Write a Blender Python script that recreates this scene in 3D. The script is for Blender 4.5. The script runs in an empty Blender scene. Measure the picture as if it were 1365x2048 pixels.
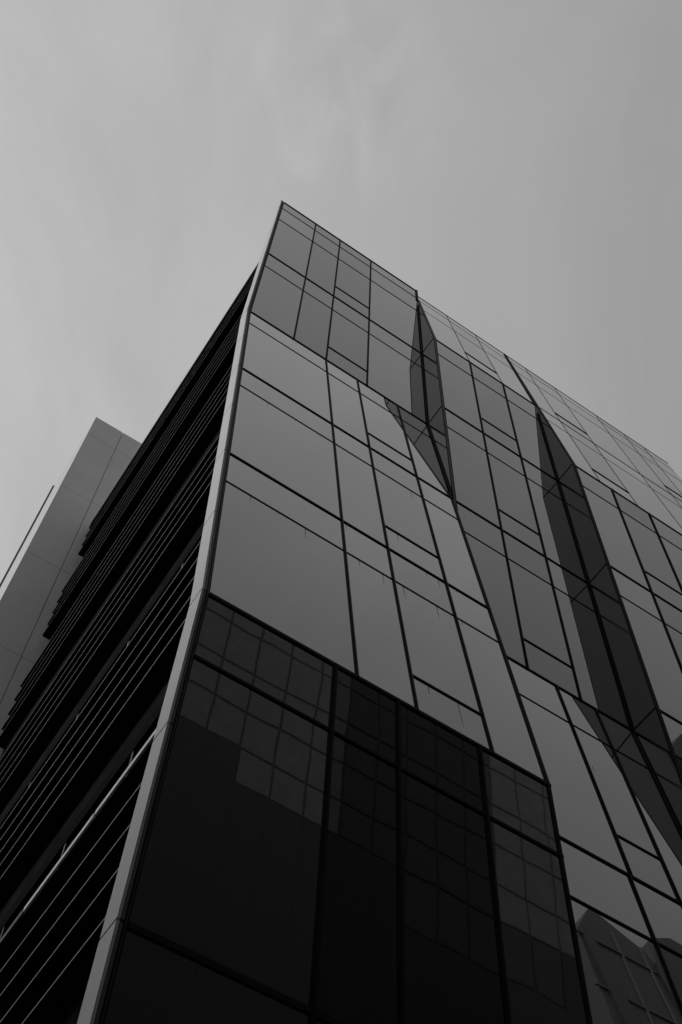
import bpy, bmesh, math, random
from mathutils import Matrix, Vector
random.seed(4)
scene = bpy.context.scene
R = math.radians

# ------------------------------------------------------------------ camera
S = 2.0                                   # one unit of the survey grid = 2 m
def W(u, y, z):                           # survey grid (u along front, y depth, z above eye) -> metres
    return Vector((u * S, (y - 3.0) * S, z * S + 1.6))
cam = bpy.data.cameras.new('camera')
camo = bpy.data.objects.new('camera', cam)
scene.collection.objects.link(camo)
cam.sensor_fit = 'VERTICAL'; cam.sensor_height = 24.0
cam.lens = 2332.886 / 2048 * 24.0
cam.clip_start = 0.05; cam.clip_end = 5000
yaw, pitch, roll = R(32.98245), R(63.5442), R(0.8865)
fwd = Vector((math.sin(yaw) * math.cos(pitch), math.cos(yaw) * math.cos(pitch), math.sin(pitch)))
rt = Vector((math.cos(yaw), -math.sin(yaw), 0)); up = rt.cross(fwd)
rr = math.cos(roll) * rt + math.sin(roll) * up
uu = -math.sin(roll) * rt + math.cos(roll) * up
m = Matrix((rr, uu, -fwd)).transposed().to_4x4()
m.translation = (-2.0, -6.0, 1.6)
camo.matrix_world = m
scene.camera = camo

# ------------------------------------------------------------------ sky, sun, exposure
SUN_AZ, SUN_EL = R(-72), R(30)            # from +y towards +x; the sun stands left of and a little behind the building
world = bpy.data.worlds.new("World"); scene.world = world; world.use_nodes = True
nt = world.node_tree; nt.nodes.clear()
N = nt.nodes.new; K = nt.links.new
out = N('ShaderNodeOutputWorld'); bg = N('ShaderNodeBackground')
sky = N('ShaderNodeTexSky'); sky.sky_type = 'NISHITA'; sky.sun_disc = False
sky.sun_elevation = SUN_EL; sky.sun_rotation = SUN_AZ
sky.dust_density = 6.0; sky.air_density = 1.0; sky.ozone_density = 1.0
bw = N('ShaderNodeRGBToBW'); K(sky.outputs[0], bw.inputs[0])
tc = N('ShaderNodeTexCoord')
vr = N('ShaderNodeVectorRotate'); vr.rotation_type = 'Z_AXIS'; vr.inputs['Angle'].default_value = R(33)
K(tc.outputs['Generated'], vr.inputs[0])
mp = N('ShaderNodeMapping'); mp.inputs['Scale'].default_value = (2.2, 1.0, 1.0); mp.inputs['Location'].default_value = (.35, .2, 0)
K(vr.outputs[0], mp.inputs[0])
nz = N('ShaderNodeTexNoise'); nz.inputs['Scale'].default_value = 1.9; nz.inputs['Detail'].default_value = 7; nz.inputs['Roughness'].default_value = .6; nz.inputs['Distortion'].default_value = 1.1
K(mp.outputs[0], nz.inputs[0])
mr = N('ShaderNodeMapRange'); mr.inputs[1].default_value = .3; mr.inputs[2].default_value = .75; mr.inputs[3].default_value = .93; mr.inputs[4].default_value = 1.10
K(nz.outputs[0], mr.inputs[0])            # thin cloud layer with faint streaks
sdir = (math.sin(SUN_AZ) * math.cos(SUN_EL), math.cos(SUN_AZ) * math.cos(SUN_EL), math.sin(SUN_EL))
# one patch of finer wispy cloud almost overhead
wv = N('ShaderNodeVectorMath'); wv.operation = 'DOT_PRODUCT'; wv.inputs[1].default_value = (.0612, .1057, .9925); K(tc.outputs['Generated'], wv.inputs[0])
wm = N('ShaderNodeMapRange'); wm.interpolation_type = 'SMOOTHSTEP'; wm.inputs[1].default_value = .9945; wm.inputs[2].default_value = .9995; wm.inputs[3].default_value = 0; wm.inputs[4].default_value = .12; K(wv.outputs['Value'], wm.inputs[0])
wn = N('ShaderNodeTexNoise'); wn.inputs['Scale'].default_value = 9; wn.inputs['Detail'].default_value = 8; wn.inputs['Roughness'].default_value = .62; wn.inputs['Distortion'].default_value = .8; K(mp.outputs[0], wn.inputs[0])
wr = N('ShaderNodeMapRange'); wr.inputs[1].default_value = .38; wr.inputs[2].default_value = .72; wr.inputs[3].default_value = -.15; wr.inputs[4].default_value = 1; K(wn.outputs[0], wr.inputs[0])
wx = N('ShaderNodeMath'); wx.operation = 'MULTIPLY_ADD'; K(wr.outputs[0], wx.inputs[0]); K(wm.outputs[0], wx.inputs[1]); wx.inputs[2].default_value = 1.0
wy = N('ShaderNodeMath'); wy.operation = 'MULTIPLY'; K(wx.outputs[0], wy.inputs[0]); K(mr.outputs[0], wy.inputs[1])
dt = N('ShaderNodeVectorMath'); dt.operation = 'DOT_PRODUCT'; dt.inputs[1].default_value = sdir; K(tc.outputs['Generated'], dt.inputs[0])
sp = N('ShaderNodeSeparateXYZ'); K(tc.outputs['Generated'], sp.inputs[0])
a1 = N('ShaderNodeMath'); a1.operation = 'MULTIPLY_ADD'; a1.inputs[1].default_value = 2.1; a1.inputs[2].default_value = 2.22; K(dt.outputs['Value'], a1.inputs[0])   # brighter round the sun
a2 = N('ShaderNodeMath'); a2.operation = 'MULTIPLY_ADD'; a2.inputs[1].default_value = .75; K(sp.outputs[1], a2.inputs[0]); K(a1.outputs[0], a2.inputs[2])         # dimmer behind the viewer
a4 = N('ShaderNodeMath'); a4.operation = 'MINIMUM'; a4.inputs[1].default_value = 4.8; K(a2.outputs[0], a4.inputs[0])
a3 = N('ShaderNodeMath'); a3.operation = 'MULTIPLY'; K(a4.outputs[0], a3.inputs[0]); K(wy.outputs[0], a3.inputs[1])
mx = N('ShaderNodeMix'); mx.data_type = 'FLOAT'; mx.inputs[0].default_value = .85
K(bw.outputs[0], mx.inputs[2]); K(a3.outputs[0], mx.inputs[3])
K(mx.outputs[0], bg.inputs[0]); bg.inputs[1].default_value = 0.14
K(bg.outputs[0], out.inputs[0])

sun = bpy.data.lights.new('sun', 'SUN'); sun.energy = 1.3; sun.angle = R(20); sun.color = (1, 1, 1)
suno = bpy.data.objects.new('sun', sun); scene.collection.objects.link(suno)
sd = Vector((math.sin(SUN_AZ) * math.cos(SUN_EL), math.cos(SUN_AZ) * math.cos(SUN_EL), math.sin(SUN_EL)))
suno.rotation_euler = sd.to_track_quat('Z', 'Y').to_euler(); suno.location = (-40, 10, 60)

scene.view_settings.view_transform = 'Standard'; scene.view_settings.look = 'None'
scene.view_settings.exposure = 0.0; scene.view_settings.gamma = 1
scene.render.resolution_x = 682; scene.render.resolution_y = 1024

# ------------------------------------------------------------------ materials
def mat(name, col, rough=.5, metal=0, noise=0, nscale=2, spec=.5, bump=0, bscale=30):
    mt = bpy.data.materials.new(name); mt.use_nodes = True
    t = mt.node_tree; b = t.nodes['Principled BSDF']
    b.inputs['Base Color'].default_value = (col, col, col, 1)
    b.inputs['Roughness'].default_value = rough; b.inputs['Metallic'].default_value = metal
    b.inputs['Specular IOR Level'].default_value = spec
    c = t.nodes.new('ShaderNodeTexCoord')
    if noise:
        n = t.nodes.new('ShaderNodeTexNoise'); n.inputs['Scale'].default_value = nscale; n.inputs['Detail'].default_value = 6
        t.links.new(c.outputs['Object'], n.inputs[0])
        r = t.nodes.new('ShaderNodeMapRange'); r.inputs[1].default_value = .3; r.inputs[2].default_value = .7
        r.inputs[3].default_value = col * (1 - noise); r.inputs[4].default_value = col * (1 + noise)
        t.links.new(n.outputs[0], r.inputs[0]); t.links.new(r.outputs[0], b.inputs['Base Color'])
    if bump:
        n = t.nodes.new('ShaderNodeTexNoise'); n.inputs['Scale'].default_value = bscale; n.inputs['Detail'].default_value = 3
        t.links.new(c.outputs['Object'], n.inputs[0])
        bb = t.nodes.new('ShaderNodeBump'); bb.inputs['Strength'].default_value = 1; bb.inputs['Distance'].default_value = bump
        t.links.new(n.outputs[0], bb.inputs['Height']); t.links.new(bb.outputs[0], b.inputs['Normal'])
    return mt

def glass(name, base, tint, wave=.0004, ior=1.5, rough=.004):
    """opaque coated double glazing: four reflecting surfaces, 4R/(1+3R), over a dark backing"""
    mt = bpy.data.materials.new(name); mt.use_nodes = True
    t = mt.node_tree; t.nodes.clear(); N = t.nodes.new; K = t.links.new
    o = N('ShaderNodeOutputMaterial'); mix = N('ShaderNodeMixShader')
    d = N('ShaderNodeBsdfDiffuse'); g = N('ShaderNodeBsdfGlossy')
    g.inputs['Roughness'].default_value = rough
    oi = N('ShaderNodeObjectInfo'); tr = N('ShaderNodeMapRange'); tr.inputs[3].default_value = tint * .95; tr.inputs[4].default_value = min(tint * 1.05, 1.0)
    K(oi.outputs['Random'], tr.inputs[0]); K(tr.outputs[0], g.inputs['Color'])
    c = N('ShaderNodeTexCoord'); n = N('ShaderNodeTexNoise')
    n.inputs['Scale'].default_value = .9; n.inputs['Detail'].default_value = 1.5
    K(c.outputs['Object'], n.inputs[0])
    b = N('ShaderNodeBump'); b.inputs['Distance'].default_value = wave; b.inputs['Strength'].default_value = 1
    K(n.outputs[0], b.inputs['Height']); K(b.outputs[0], g.inputs['Normal'])
    n2 = N('ShaderNodeTexNoise'); n2.inputs['Scale'].default_value = .5; n2.inputs['Detail'].default_value = 7; n2.inputs['Roughness'].default_value = .65
    K(c.outputs['Object'], n2.inputs[0])
    r = N('ShaderNodeMapRange'); r.inputs[1].default_value = .3; r.inputs[2].default_value = .7
    r.inputs[3].default_value = base * .85; r.inputs[4].default_value = base * 1.15
    K(n2.outputs[0], r.inputs[0]); K(r.outputs[0], d.inputs[0])
    f = N('ShaderNodeFresnel'); f.inputs[0].default_value = ior
    a = N('ShaderNodeMath'); a.operation = 'MULTIPLY'; a.inputs[1].default_value = 4; K(f.outputs[0], a.inputs[0])
    p = N('ShaderNodeMath'); p.operation = 'MULTIPLY_ADD'; p.inputs[1].default_value = 3; p.inputs[2].default_value = 1; K(f.outputs[0], p.inputs[0])
    q = N('ShaderNodeMath'); q.operation = 'DIVIDE'; K(a.outputs[0], q.inputs[0]); K(p.outputs[0], q.inputs[1])
    K(q.outputs[0], mix.inputs[0]); K(d.outputs[0], mix.inputs[1]); K(g.outputs[0], mix.inputs[2]); K(mix.outputs[0], o.inputs[0])
    return mt

M = dict(
    glass_light=glass('glass_light', .050, .97), glass_mid=glass('glass_mid', .043, .91),
    glass_dark=glass('glass_dark', .034, .84), glass_vision=glass('glass_vision', .012, .80, wave=.002, rough=.02),
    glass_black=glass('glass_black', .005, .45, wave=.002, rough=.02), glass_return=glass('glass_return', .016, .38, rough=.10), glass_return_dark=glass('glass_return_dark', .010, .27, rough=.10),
    black=mat('black_gasket', .008, .6, spec=.1), frame=mat('dark_frame', .022, .5, spec=.3),
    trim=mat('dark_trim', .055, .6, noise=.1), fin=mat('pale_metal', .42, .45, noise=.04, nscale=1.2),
    wall=mat('black_metal_wall', .020, .6, noise=.3, spec=0), blade=mat('black_blade', .016, .5, spec=0),
    lip=mat('blade_edge', .11, .5), sky_reflection=mat('pale_sky_reflection', .62, .4),  # the palest tone here is painted reflected sky
    tower=mat('tower_cladding', .70, .35, noise=.05, nscale=.8), core=mat('joint_core', .04, .8),
    pipe=mat('painted_pipe', .11, .6), stain=mat('water_stain', .26, .8), roof=mat('roof_membrane', .25, .9, noise=.2),
    opp_panel=mat('opp_panel', .14, .5, noise=.15), opp_dark=mat('opp_dark', .016, .4, noise=.2), opp_frame=mat('opp_frame', .075, .6),
    opp_mid=mat('opp_mid', .038, .5, noise=.15), concrete=mat('concrete', .3, .85, noise=.15, bump=.002),
    asphalt=mat('asphalt', .05, .9, noise=.25, nscale=6, bump=.003, bscale=80), paving=mat('paving', .22, .85, noise=.15, bump=.002),
    paint=mat('road_paint', .7, .7, noise=.08), soil=mat('ground_cover', .09, .95, noise=.3, nscale=.3),
)

# ------------------------------------------------------------------ helpers
def link(name, bm, mats, parent=None):
    me = bpy.data.meshes.new(name)
    bmesh.ops.recalc_face_normals(bm, faces=bm.faces); bm.to_mesh(me); bm.free()
    for k in (mats if isinstance(mats, (list, tuple)) else [mats]): me.materials.append(M[k])
    o = bpy.data.objects.new(name, me); scene.collection.objects.link(o)
    if parent: o.parent = parent; o.matrix_parent_inverse = parent.matrix_world.inverted()
    return o
def hexa(bm, P, mi=0):
    """P: eight points, 0-3 one face, 4-7 the opposite face in the same order"""
    v = [bm.verts.new(p) for p in P]
    for f in ((0, 1, 2, 3), (7, 6, 5, 4), (0, 4, 5, 1), (1, 5, 6, 2), (2, 6, 7, 3), (3, 7, 4, 0)):
        bm.faces.new([v[i] for i in f]).material_index = mi
def box(bm, x0, x1, y0, y1, z0, z1, mi=0):
    hexa(bm, [(x0, y0, z0), (x1, y0, z0), (x1, y0, z1), (x0, y0, z1), (x0, y1, z0), (x1, y1, z0), (x1, y1, z1), (x0, y1, z1)], mi)
def prism(bm, pts, x0, x1, mi=0):
    """polygon in (y, z) metres extruded along x"""
    a = [bm.verts.new((x0, y, z)) for y, z in pts]; b = [bm.verts.new((x1, y, z)) for y, z in pts]
    bm.faces.new(a).material_index = mi; bm.faces.new(b[::-1]).material_index = mi
    for i in range(len(pts)):
        j = (i + 1) % len(pts); bm.faces.new((a[i], b[i], b[j], a[j])).material_index = mi
def empty(name, loc, label, cat, group=None):
    o = bpy.data.objects.new(name, None); scene.collection.objects.link(o); o.location = loc
    bpy.context.view_layer.update()
    o['label'] = label; o['category'] = cat
    if group: o['group'] = group
    return o
def struct(o): o['kind'] = 'structure'; return o

# ------------------------------------------------------------------ ground
def sheet(name, x0, x1, y0, y1, z, k, th=None):
    bm = bmesh.new()
    if th: box(bm, x0, x1, y0, y1, z - th, z)
    else:
        v = [bm.verts.new(p) for p in ((x0, y0, z), (x1, y0, z), (x1, y1, z), (x0, y1, z))]; bm.faces.new(v)
    return struct(link(name, bm, k))
sheet('ground', -2000, 2000, -2000, 2000, 0, 'soil')
sheet('road', -1500, 1500, -17, -8.2, .006, 'asphalt')
sheet('side_road', -12.5, -5.2, -8.1, 300, .006, 'asphalt')
sheet('pavement', -5.0, 90, -8.0, 1.2, .13, 'paving', .126)
sheet('side_pavement', -5.0, -.3, 1.21, 300, .13, 'paving', .126)
sheet('far_pavement', -90, 90, -20.0, -17.2, .13, 'paving', .126)
sheet('left_pavement', -16, -12.7, -8.0, 300, .13, 'paving', .126)
bm = bmesh.new()
for i in range(-30, 30):
    v = [bm.verts.new(p) for p in ((i * 6, -12.68, .01), (i * 6 + 3, -12.68, .01), (i * 6 + 3, -12.53, .01), (i * 6, -12.53, .01))]; bm.faces.new(v)
struct(link('road_marking', bm, 'paint'))

# ------------------------------------------------------------------ main building
B = empty('office_building', W(0, 3, -.8), 'angular glass office block with folded front bays, black louvred flank and pale corner fin', 'building')
U0, U1, U2, U3 = 0.0, 2.152, 3.637, 6.578
FL = [15.28, 12.95, 10.96, 8.95, 6.92, 4.9, 2.87, .87]
PA = [(3.073, 15.28), (3.265, 10.96), (2.776, 4.9), (2.88, 2.87), (2.98, .87), (2.98, -.8)]
PB = [(3.12, 15.28), (2.946, 12.95), (3.184, 6.92), (3.024, 4.9), (2.863, 2.87), (2.98, .87), (2.98, -.8)]
PC = [(3.12, 15.28), (2.787, 10.96), (2.934, 6.92), (3.009, 4.9), (2.863, 2.87), (2.98, .87), (2.98, -.8)]
def yat(P, z):
    for (ya, za), (yb, zb) in zip(P, P[1:]):
        if zb - 1e-6 <= z <= za + 1e-6: return ya + (yb - ya) * (za - z) / (za - zb)
def pt(P, u, z, off=0):                   # point on a facet, pushed off metres towards the street
    w = W(u, yat(P, z), z); w.y -= off; return w
def slab(bm, P, u0, u1, z0, z1, f, b, mi=0, za=None):
    """box lying on the profile P from f metres proud to b metres proud (b<f)"""
    q = []
    for off in (f, b):
        q += [pt(P, u0, z0 + 1e-4, off), pt(P, u1, z0 + 1e-4, off), pt(P, u1, z1 - 1e-4, off), pt(P, u0, z1 - 1e-4, off)]
    hexa(bm, q, mi)
MW = .0080                                # half width of a mullion
TR = {12.95: 12.49, 10.96: 10.51, 8.95: 8.475, 6.92: 6.43, 4.9: 4.39, 2.87: 2.38}
def facet(P, u0, u1, ztop, zbot, cols, tones, partial=None, tr=True, mw=MW, ends=(0, 0), stains=(), thin=False):
    cap = 'black' if tones[0] == 'glass_vision' else 'frame'
    pr = .004 if thin else .016
    if thin: mw = .0055
    """one folded facet of the curtain wall: backing slab > glass panels, mullions, transoms"""
    partial = partial or {}
    bm = bmesh.new(); slab(bm, P, u0 + ends[0], u1 - ends[1], zbot, ztop, -.035, -.22)
    fb = link('facade_bay', bm, 'core', B)
    lines = [(z, 'f') for z in FL if zbot - .01 < z < ztop + .01]
    if ztop == 15.28: lines += [(14.97, 't'), (14.44, 't')]
    if tr: lines += [(TR[z], 't') for z in TR if zbot < TR[z] < ztop and zbot - .01 < z < ztop + .01]
    xs = [u0 + ends[0]] + cols + [u1 - ends[1]]
    for i in range(len(xs) - 1):
        a, b = xs[i], xs[i + 1]
        cuts = sorted(set([z for z, _ in lines] + [zbot, ztop] + [z for z in partial.get(i, [])]), reverse=True)
        for zt, zb in zip(cuts, cuts[1:]):
            bm = bmesh.new(); tone = tones[i]
            if isinstance(tone, (list, tuple)): tone = tone[0] if zt - zb < .6 else tone[1]
            slab(bm, P, a, b, zb, zt, 0.0, -.03)
            for (su, sz, sl) in stains:
                if a < su < b and zb < sz <= zt + .01:
                    q = [pt(P, su - .0022, sz - .012, .002), pt(P, su + .0022, sz - .012, .002), pt(P, su + .0008, sz - sl, .002), pt(P, su - .0002, sz - sl, .002)]
                    f = bm.faces.new([bm.verts.new(p) for p in q]); f.material_index = 1
            link('glass_panel', bm, [tone, 'stain'], fb)
        for z in partial.get(i, []):
            bm = bmesh.new(); slab(bm, P, a, b, z - .007, z + .007, .014, .0005); link('transom', bm, 'black', fb)
    for u in cols:
        bm = bmesh.new(); slab(bm, P, u - mw, u + mw, zbot, ztop, pr, .0005)
        if not thin: slab(bm, P, u - mw * .3, u + mw * .3, zbot, ztop, .028, .0165, 1)
        link('mullion', bm, ['black', cap], fb)
    for z, k in lines:
        h = (.0078 if k == 'f' else .0048) * (.7 if thin else 1)
        if z < 5 and P is PA: h = .013 if k == 'f' else .008
        zl, zh = max(z - h, zbot), min(z + h, ztop)
        if z >= 15.2: zl, zh = 15.262, 15.28
        bm = bmesh.new(); slab(bm, P, u0 + ends[0], u1 - ends[1], zl, zh, ((.016 if k == 'f' else .009) if z > 5 else .018) * (.5 if thin else 1), .001)
        if abs(z - ztop) < .01 and z < 15 or z > 15 or k == 't' or True: link('transom', bm, 'black', fb)
    return fb
L_, G_, D_ = 'glass_light', 'glass_mid', 'glass_dark'
V_, K_ = 'glass_vision', 'glass_black'
E0 = .045
ST = [(.30, 8.475, .10), (.55, 8.475, .06), (.78, 8.475, .05), (.22, 6.43, .10), (.42, 6.43, .05), (.62, 6.43, .16), (.95, 6.92, .10), (1.02, 6.43, .09), (1.20, 6.43, .16),
      (1.42, 9.34, .07), (1.62, 9.34, .05), (1.0, 8.95, .07), (1.36, 6.43, .18), (1.55, 6.92, .05), (1.60, 6.92, .08), (1.62, 6.43, .17), (1.40, 7.31, .13), (1.70, 6.92, .16), (1.40, 5.266, .10), (1.60, 5.266, .26), (1.65, 8.475, .20), (1.85, 6.92, .07), (1.90, 8.95, .05), (1.82, 6.43, .08), (.5, 10.51, .05), (.2, 10.51, .04)]
ends = (E0, 0)
facet(PA, U0, U1, 15.28, 10.96, [.537, .917, 1.405], [G_, D_, D_, L_], {2: [13.32, 11.335]}, ends=ends)
facet(PA, U0, U1, 10.96, 4.9, [.915, 1.287, 1.772], [G_, L_, G_, L_], {2: [9.34, 7.315, 5.266]}, ends=ends, stains=ST)
facet(PA, U0, U1, 4.9, 2.87, [.782, 1.164, 1.682], [V_, K_, K_, V_], ends=ends, mw=.013)
facet(PA, U0, U1, 2.87, .87, [.782, 1.164, 1.682], [V_, K_, K_, V_], ends=ends, mw=.013)
facet(PA, U0, U1, .87, -.8, [.782, 1.164, 1.682], [V_, K_, K_, V_], ends=ends, mw=.013, tr=False)
facet(PB, U1, U2, 15.28, 12.95, [2.667, 3.15], [L_, G_, L_], {1: [13.38]}, thin=True)
facet(PB, U1, U2, 12.95, 6.92, [2.667, 3.15], [G_, D_, G_], {1: [11.35, 9.33, 7.31]})
facet(PB, U1, U2, 6.92, 4.9, [2.92, 3.28], [L_, G_, L_], {1: [5.27]}, stains=[(2.97, 6.0, .09)])
facet(PB, U1, U2, 4.9, 2.87, [2.90, 3.29], [L_, G_, L_], {1: [3.26]})
facet(PB, U1, U2, 2.87, .87, [2.90, 3.29], [V_, K_, V_])
facet(PB, U1, U2, .87, -.8, [2.90, 3.29], [V_, K_, V_], tr=False)
CX = [4.004, 4.516, 5.251, 5.753, 6.128]
facet(PC, U2, U3, 15.28, 10.96, CX, [L_, G_, L_, G_, G_, L_], {1: [13.28, 11.35], 4: [13.28, 11.35]}, thin=True)
facet(PC, U2, U3, 10.96, 6.92, [4.151, 4.655, 5.35, 5.85], [L_, D_, G_, L_, G_], {1: [9.335, 7.31]})
facet(PC, U2, U3, 6.92, 4.9, [4.151, 4.655, 5.35, 5.85], [(L_, K_), (D_, K_), (G_, V_), (L_, K_), (G_, K_)])
facet(PC, U2, U3, 4.9, 2.87, [4.3, 5.1, 5.85], [L_, G_, L_, G_])
facet(PC, U2, U3, 2.87, -.8, [4.3, 5.1, 5.85], [V_, K_, V_, K_], tr=False)

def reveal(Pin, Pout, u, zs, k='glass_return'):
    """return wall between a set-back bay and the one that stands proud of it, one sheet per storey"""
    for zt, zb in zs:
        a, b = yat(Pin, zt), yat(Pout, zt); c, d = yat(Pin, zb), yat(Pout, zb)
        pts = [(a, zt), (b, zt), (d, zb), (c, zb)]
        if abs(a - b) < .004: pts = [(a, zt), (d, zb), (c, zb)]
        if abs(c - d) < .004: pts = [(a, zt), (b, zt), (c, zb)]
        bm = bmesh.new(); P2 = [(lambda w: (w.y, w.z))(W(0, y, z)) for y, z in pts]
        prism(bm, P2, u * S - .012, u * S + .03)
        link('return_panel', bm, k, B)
        # floor joint
        if zb > 5 and abs(c - d) > .01:
            bm = bmesh.new(); y0, y1 = sorted((W(0, c, zb).y, W(0, d, zb).y))
            box(bm, u * S - .02, u * S - .0125, y0, y1, W(0, 0, zb).z - .012, W(0, 0, zb).z + .012); link('joint_strip', bm, 'black', B)
    return
def crossing(P, Q, z0, z1):               # height where two profiles meet
    s0 = yat(P, z0) - yat(Q, z0)
    for _ in range(40):
        zm = (z0 + z1) / 2
        if (yat(P, zm) - yat(Q, zm)) * s0 > 0: z0 = zm
        else: z1 = zm
    return zm
za = crossing(PA, PB, 14.5, 15.28); zb_ = crossing(PA, PB, 9.6, 6.92)
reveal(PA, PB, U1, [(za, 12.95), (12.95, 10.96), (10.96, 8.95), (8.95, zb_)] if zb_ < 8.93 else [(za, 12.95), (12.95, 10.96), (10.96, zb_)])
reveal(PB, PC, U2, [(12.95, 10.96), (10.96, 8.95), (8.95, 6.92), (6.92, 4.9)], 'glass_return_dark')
# lower return where bay A stands proud of bay B
def edge_post(P, u0, u1, zt, zb, f, b, name='edge_mullion', k='black'):
    bm = bmesh.new(); zs = [zt] + [z for _, z in P if zb < z < zt] + [zb]
    for a, c in zip(zs, zs[1:]): slab(bm, P, u0, u1, c, a, f, b)
    link(name, bm, k, B)
edge_post(PB, U1 - .002, U1 + .028, za, 8.5, .022, -.02)
edge_post(PB, U1 - .006, U1 + .012, za, 8.5, .035, .0225, 'edge_cap', 'frame')
edge_post(PC, U2 - .002, U2 + .030, 15.25, 4.9, .022, -.02)
edge_post(PA, U1 - .026, U1 - .001, 15.28, za, .03, -.23)
edge_post(PA, U1 - .024, U1 - .006, zb_ + .1, 2.87, .020, -.7)
# inner corner mullions along the foot of each return
def spine(P, u, zt, zb):
    bm = bmesh.new(); zs = [zt] + [z for _, z in P if zb < z < zt] + [zb]
    for a, c in zip(zs, zs[1:]): slab(bm, P, u - .020, u - .007, c, a, .030, .017)
    link('corner_mullion', bm, 'black', B)
spine(PA, U1, za - .2, 9.0); spine(PB, U2, 12.7, 4.9)

# corner: pale fin, dark edge trim, black post
def fin_back(z): return yat(PA, z) + (.112 if z < 14.0 else .112 - .10 * (z - 14.0) / 1.28)
js = [15.28, 14.0, 12.95, 11.95, 10.96, 9.95, 8.95, 7.9, 6.92, 5.89, 4.9, 3.89, 2.87, 1.87, .87, -.8]
for zt, zb in zip(js, js[1:]):
    g = .006 if zb not in (14.0,) else 0
    for nm, u0, u1, k, f in (('corner_fin', 0, .012, 'fin', 0), ('edge_trim', .0125, .024, 'trim', .02)):
        bm = bmesh.new()
        if nm == 'corner_fin':
            pts = [(yat(PA, zt) , zt - g), (fin_back(zt), zt - g), (fin_back(zb), zb + g), (yat(PA, zb), zb + g)]
            pts = [(W(0, y, z).y, W(0, y, z).z) for y, z in pts]; pts = [(pts[0][0] - .02, pts[0][1]), pts[1], pts[2], (pts[3][0] - .02, pts[3][1])]
            prism(bm, pts, -.004, .020)
        else: slab(bm, PA, u0, u1, zb + g, zt - g, .018, -.18)
        link(nm, bm, k, B)
bm = bmesh.new()
zs = [z for _, z in PA]
for a, c in zip(zs, zs[1:]): slab(bm, PA, .025, .046, c, a, .004, -.2); slab(bm, PA, .033, .037, c, a, .012, .0045, 1)
link('corner_post', bm, ['black', 'frame'], B)

# body of the building behind the screens, with the louvred flank
XW, XB, YE = .217, .107, 8.01
RZ = 14.27
bm = bmesh.new()
pa = [(3.40, RZ), (3.40, 10.96), (2.98, 4.9), (3.02, 2.87), (3.1, .87), (3.1, -.8)]
pts = [(W(0, y, z).y, W(0, y, z).z) for y, z in pa] + [(W(0, YE, -.8).y, W(0, YE, -.8).z), (W(0, YE, RZ).y, W(0, YE, RZ).z)]
prism(bm, pts, XW * S, (U1 - .05) * S)
pts = [(W(0, y, z).y, W(0, y, z).z) for y, z in ((3.42, RZ), (3.42, -.8), (YE, -.8), (YE, RZ))]
prism(bm, pts, (U1 - .049) * S, (U3 - .05) * S)
link('side_wall', bm, 'wall', B)
bm = bmesh.new(); z = W(0, 0, RZ).z
box(bm, XB * S, (U3 - .05) * S, W(0, 3.30, 0).y, W(0, YE, 0).y, z + .002, z + .06); link('roof', bm, 'roof', B)
bm = bmesh.new(); box(bm, XB * S + .0, XW * S, W(0, 3.3, 0).y, W(0, YE, 0).y, z - .35, z); link('roof_fascia', bm, 'wall', B)
def ypl(z): return yat(PA, z) + .06
for f in [12.95, 10.96, 8.95, 6.92, 4.9, 2.87, .87]:
    nb = 4 if f == 12.95 else 5
    for i in range(nb):
        z = f + .43 + .25 * i - (0.02 if f > 12 else 0)
        if f == 2.87 and i == 4: z = 4.347
        zz = W(0, 0, z).z
        bm = bmesh.new()
        box(bm, XB * S + .012, XW * S + .02, W(0, ypl(min(z, 15)), 0).y, W(0, YE, 0).y, zz, zz + .008)
        if not (f == 2.87 and i == 4): box(bm, XB * S + .008, XB * S + .0115, W(0, ypl(min(z, 15)), 0).y, W(0, YE, 0).y, zz - .001, zz + .019, 1)
        link('louvre_blade', bm, ['blade', 'lip'], B)
    # end plate and storey band
    bm = bmesh.new(); z0, z1 = W(0, 0, f - .02).z, W(0, 0, f + .10).z
    box(bm, XW * S - .05, XW * S, W(0, ypl(f), 0).y, W(0, YE, 0).y, z0, z1); link('storey_band', bm, 'blade', B)
    for yy in (3.8, 4.55, 5.3, 6.05, 6.8, 7.55):
        bm = bmesh.new(); box(bm, XW * S - .04, XW * S, W(0, yy, 0).y - .02, W(0, yy, 0).y + .02, W(0, 0, f - .55).z, z0 - .001); link('window_mullion', bm, 'frame', B)
for y0, y1, k in ((3.0, 3.83, 'sky_reflection'), (3.845, 4.585, 'sky_reflection'), (4.60, 6.2, 'trim')):  # pale strips paint the sky mirrored in window glass; the last is darker
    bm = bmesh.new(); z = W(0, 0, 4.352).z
    box(bm, XB * S - .012, XB * S + .010, W(0, y0, 0).y, W(0, y1, 0).y, z, z + .068); link('reflection_strip', bm, k, B)

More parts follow.
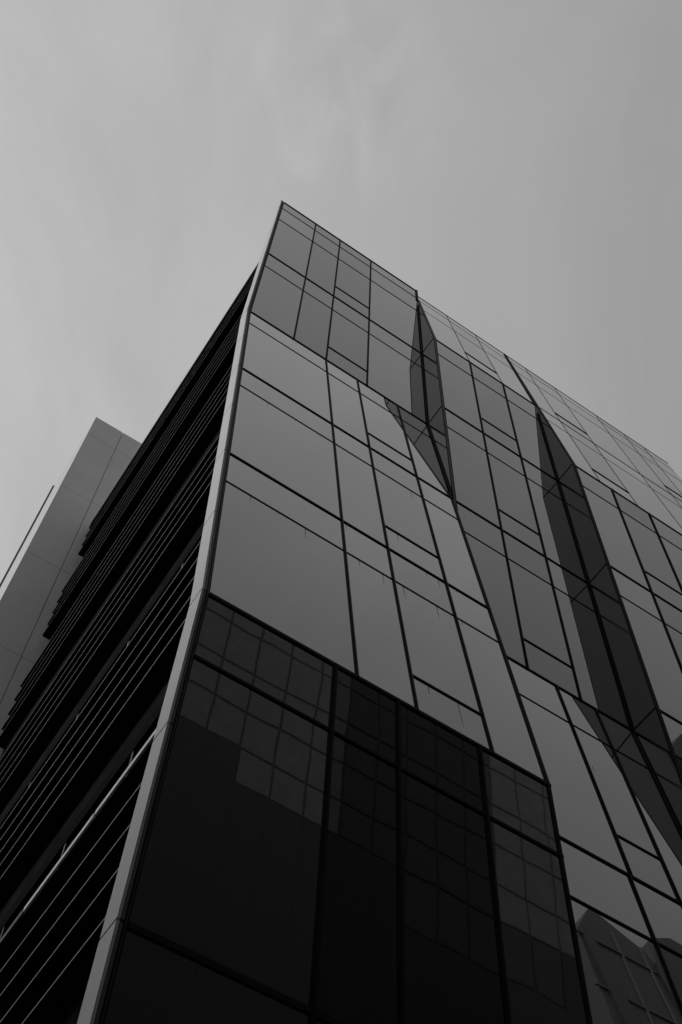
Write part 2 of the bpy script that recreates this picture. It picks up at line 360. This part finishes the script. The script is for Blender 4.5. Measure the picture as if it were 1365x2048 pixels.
# ------------------------------------------------------------------ stair tower behind
T = empty('stair_tower', W(-.1, 8.6, -.8), 'pale panelled tower rising behind the black louvred flank, with dark joints', 'tower')
YT0, YT1, XT0, XT1 = 8.08, 9.42, -.487, .9
bm = bmesh.new(); a, b = W(XT0, YT0, -.8), W(XT1, YT1, 17.47)
box(bm, a.x + .03, b.x - .03, a.y + .03, b.y - .03, a.z, b.z); link('tower_core', bm, 'core', T)
zsT = [17.49, 16.8, 14.92, 12.95, 10.96, 8.95, 6.92, 4.9, 2.87, .87, -.8]
for zt, zb in zip(zsT, zsT[1:]):
    for x0, x1 in ((XT0, .003), (.003, .55), (.55, XT1)):
        bm = bmesh.new(); g = .008
        A = W(x0, YT0, zb); C = W(x1, YT0, zt)
        box(bm, A.x + (g if x0 != XT0 else 0), C.x - g, A.y, A.y + .029, A.z + g, C.z - g); link('cladding_panel', bm, 'tower', T)
    bm = bmesh.new(); A = W(XT0, YT0, zb); C = W(XT0, YT1, zt)
    box(bm, A.x, A.x + .029, A.y + .0295, C.y - .20, A.z + .003, C.z - .003); link('side_panel', bm, 'fin', T)
bm = bmesh.new(); A = W(XT0, YT1, -.8)
box(bm, A.x - .05, A.x + .02, A.y - .16, A.y - .08, A.z, W(0, 0, 17.1).z); link('downpipe', bm, 'pipe', T)

# ------------------------------------------------------------------ opposite side of the street (seen as reflections)
def cr(x, z): return (x - 1) * S, z * S + 1.6      # grid measured from the eye
YO = -20.0
O = empty('panelled_block', ((8 - 1) * S, YO, 0), 'panelled block across the street reflected in the dark lower glass', 'building')
bm = bmesh.new(); x0, z1 = cr(2.0, 19.6); x1, _ = cr(15.6, 0)
box(bm, x0, x1, YO - 14, YO - .06, 0, z1); link('block_body', bm, 'opp_frame', O)
xg = [2.0 + .69 * i for i in range(20)]
zg = [19.6, 18.2, 17.15, 16.1, 15.17, 14.35, 13.2, 12.1, 11.0, 9.5, 8, 6.5, 5, 3.5, 2, .5, -.8]
for i in range(len(xg) - 1):
    for j in range(len(zg) - 1):
        zt, zb = zg[j], zg[j + 1]; xc = xg[i]
        if zb >= 15.1 or (zb >= 14.3 and xc > 4.8): k = 'opp_panel' if not 7.3 < xc < 10.5 else 'opp_mid'
        elif 13 < zb < 14.3 and (8.5 < xc < 10.4 or 10.8 < xc < 11.8): k = 'opp_mid'
        elif 13 < zb < 14.3 and 20 < xc: k = 'opp_mid'
        elif j > 8 and (j * 7 + i * 3) % 11 < 3: k = 'opp_mid'
        else: k = 'opp_dark'
        bm = bmesh.new(); X0, Z0 = cr(xc, zb); X1, Z1 = cr(xg[i + 1], zt)
        if zb < -.5: Z0 = .14
        g = .05 if k != 'opp_dark' else .004
        box(bm, X0 + g, X1 - g, YO - .06, YO, Z0 + g, Z1 - g); link('wall_panel', bm, k, O)
O2 = empty('wedge_tower', ((24 - 1) * S, YO, 0), 'taller tower with a slanting roof across the street reflected low in the right glass', 'tower')
def plate(pts, y0, y1, k, name, parent):
    bm = bmesh.new(); a = [bm.verts.new((cr(x, z)[0], y0, cr(x, z)[1])) for x, z in pts]; b = [bm.verts.new((cr(x, z)[0], y1, cr(x, z)[1])) for x, z in pts]
    bm.faces.new(a); bm.faces.new(b[::-1])
    for i in range(len(pts)): bm.faces.new((a[i], b[i], b[(i + 1) % len(pts)], a[(i + 1) % len(pts)]))
    return link(name, bm, k, parent)
plate([(17.6, -.8), (18.1, 24.5), (19.05, 26.0), (20.7, 25.2), (21.1, 24.4), (21.3, 26.1), (22.3, 26.7), (27, 26.4), (27, -.8)], YO - 12, YO - .3, 'opp_mid', 'tower_body', O2)
plate([(18.15, 24.6), (18.5, 24.6), (18.9, 21.5), (18.75, 19.0), (18.6, 19.0), (18.3, 22)], YO - .3, YO - .12, 'opp_dark', 'dark_wedge', O2)
plate([(20.75, 24.3), (21.2, 25.9), (21.5, 24), (21.6, 19), (21.4, 19)], YO - .3, YO - .12, 'opp_dark', 'dark_wedge', O2)
for x in (19.5, 20.5, 22.2, 24.5): plate([(x, 2), (x, 25.2), (x + .07, 25.2), (x + .07, 2)], YO - .3, YO - .2, 'opp_frame', 'mullion', O2)
for z in (24.3, 22.3, 20.3, 17, 14, 11): plate([(17.9, z), (27, z), (27, z + .05), (17.9, z + .05)], YO - .3, YO - .205, 'opp_frame', 'transom', O2)

# building across the side street, wholly left of the picture
Lb = empty('side_street_block', (-22, 15, 0), 'plain concrete block across the side street', 'building')
bm = bmesh.new(); box(bm, -30, -16, -6, 60, 0, 20.5); link('block_body', bm, 'concrete', Lb)
for zf in (3.6, 7.0, 10.4, 13.8, 17.2):
    for yy in range(-4, 58, 4):
        bm = bmesh.new(); box(bm, -16.0, -15.93, yy, yy + 2.4, zf, zf + 1.8); link('window', bm, 'opp_dark', Lb)

Cb = empty('shade_block', (-20, -28, 0), 'unseen tall plain block added behind the viewer to shade the pale tower', 'building')  # unseen mass, added to darken the lower tower front and fin foot
bm = bmesh.new(); box(bm, -42, -1.5, -40, -20, 0, 36); link('block_body', bm, 'opp_mid', Cb)
for zf in range(4, 34, 4):
    for xx in range(-40, -3, 4):
        bm = bmesh.new(); box(bm, xx, xx + 2.4, -20, -19.93, zf, zf + 2); link('window', bm, 'opp_dark', Cb)
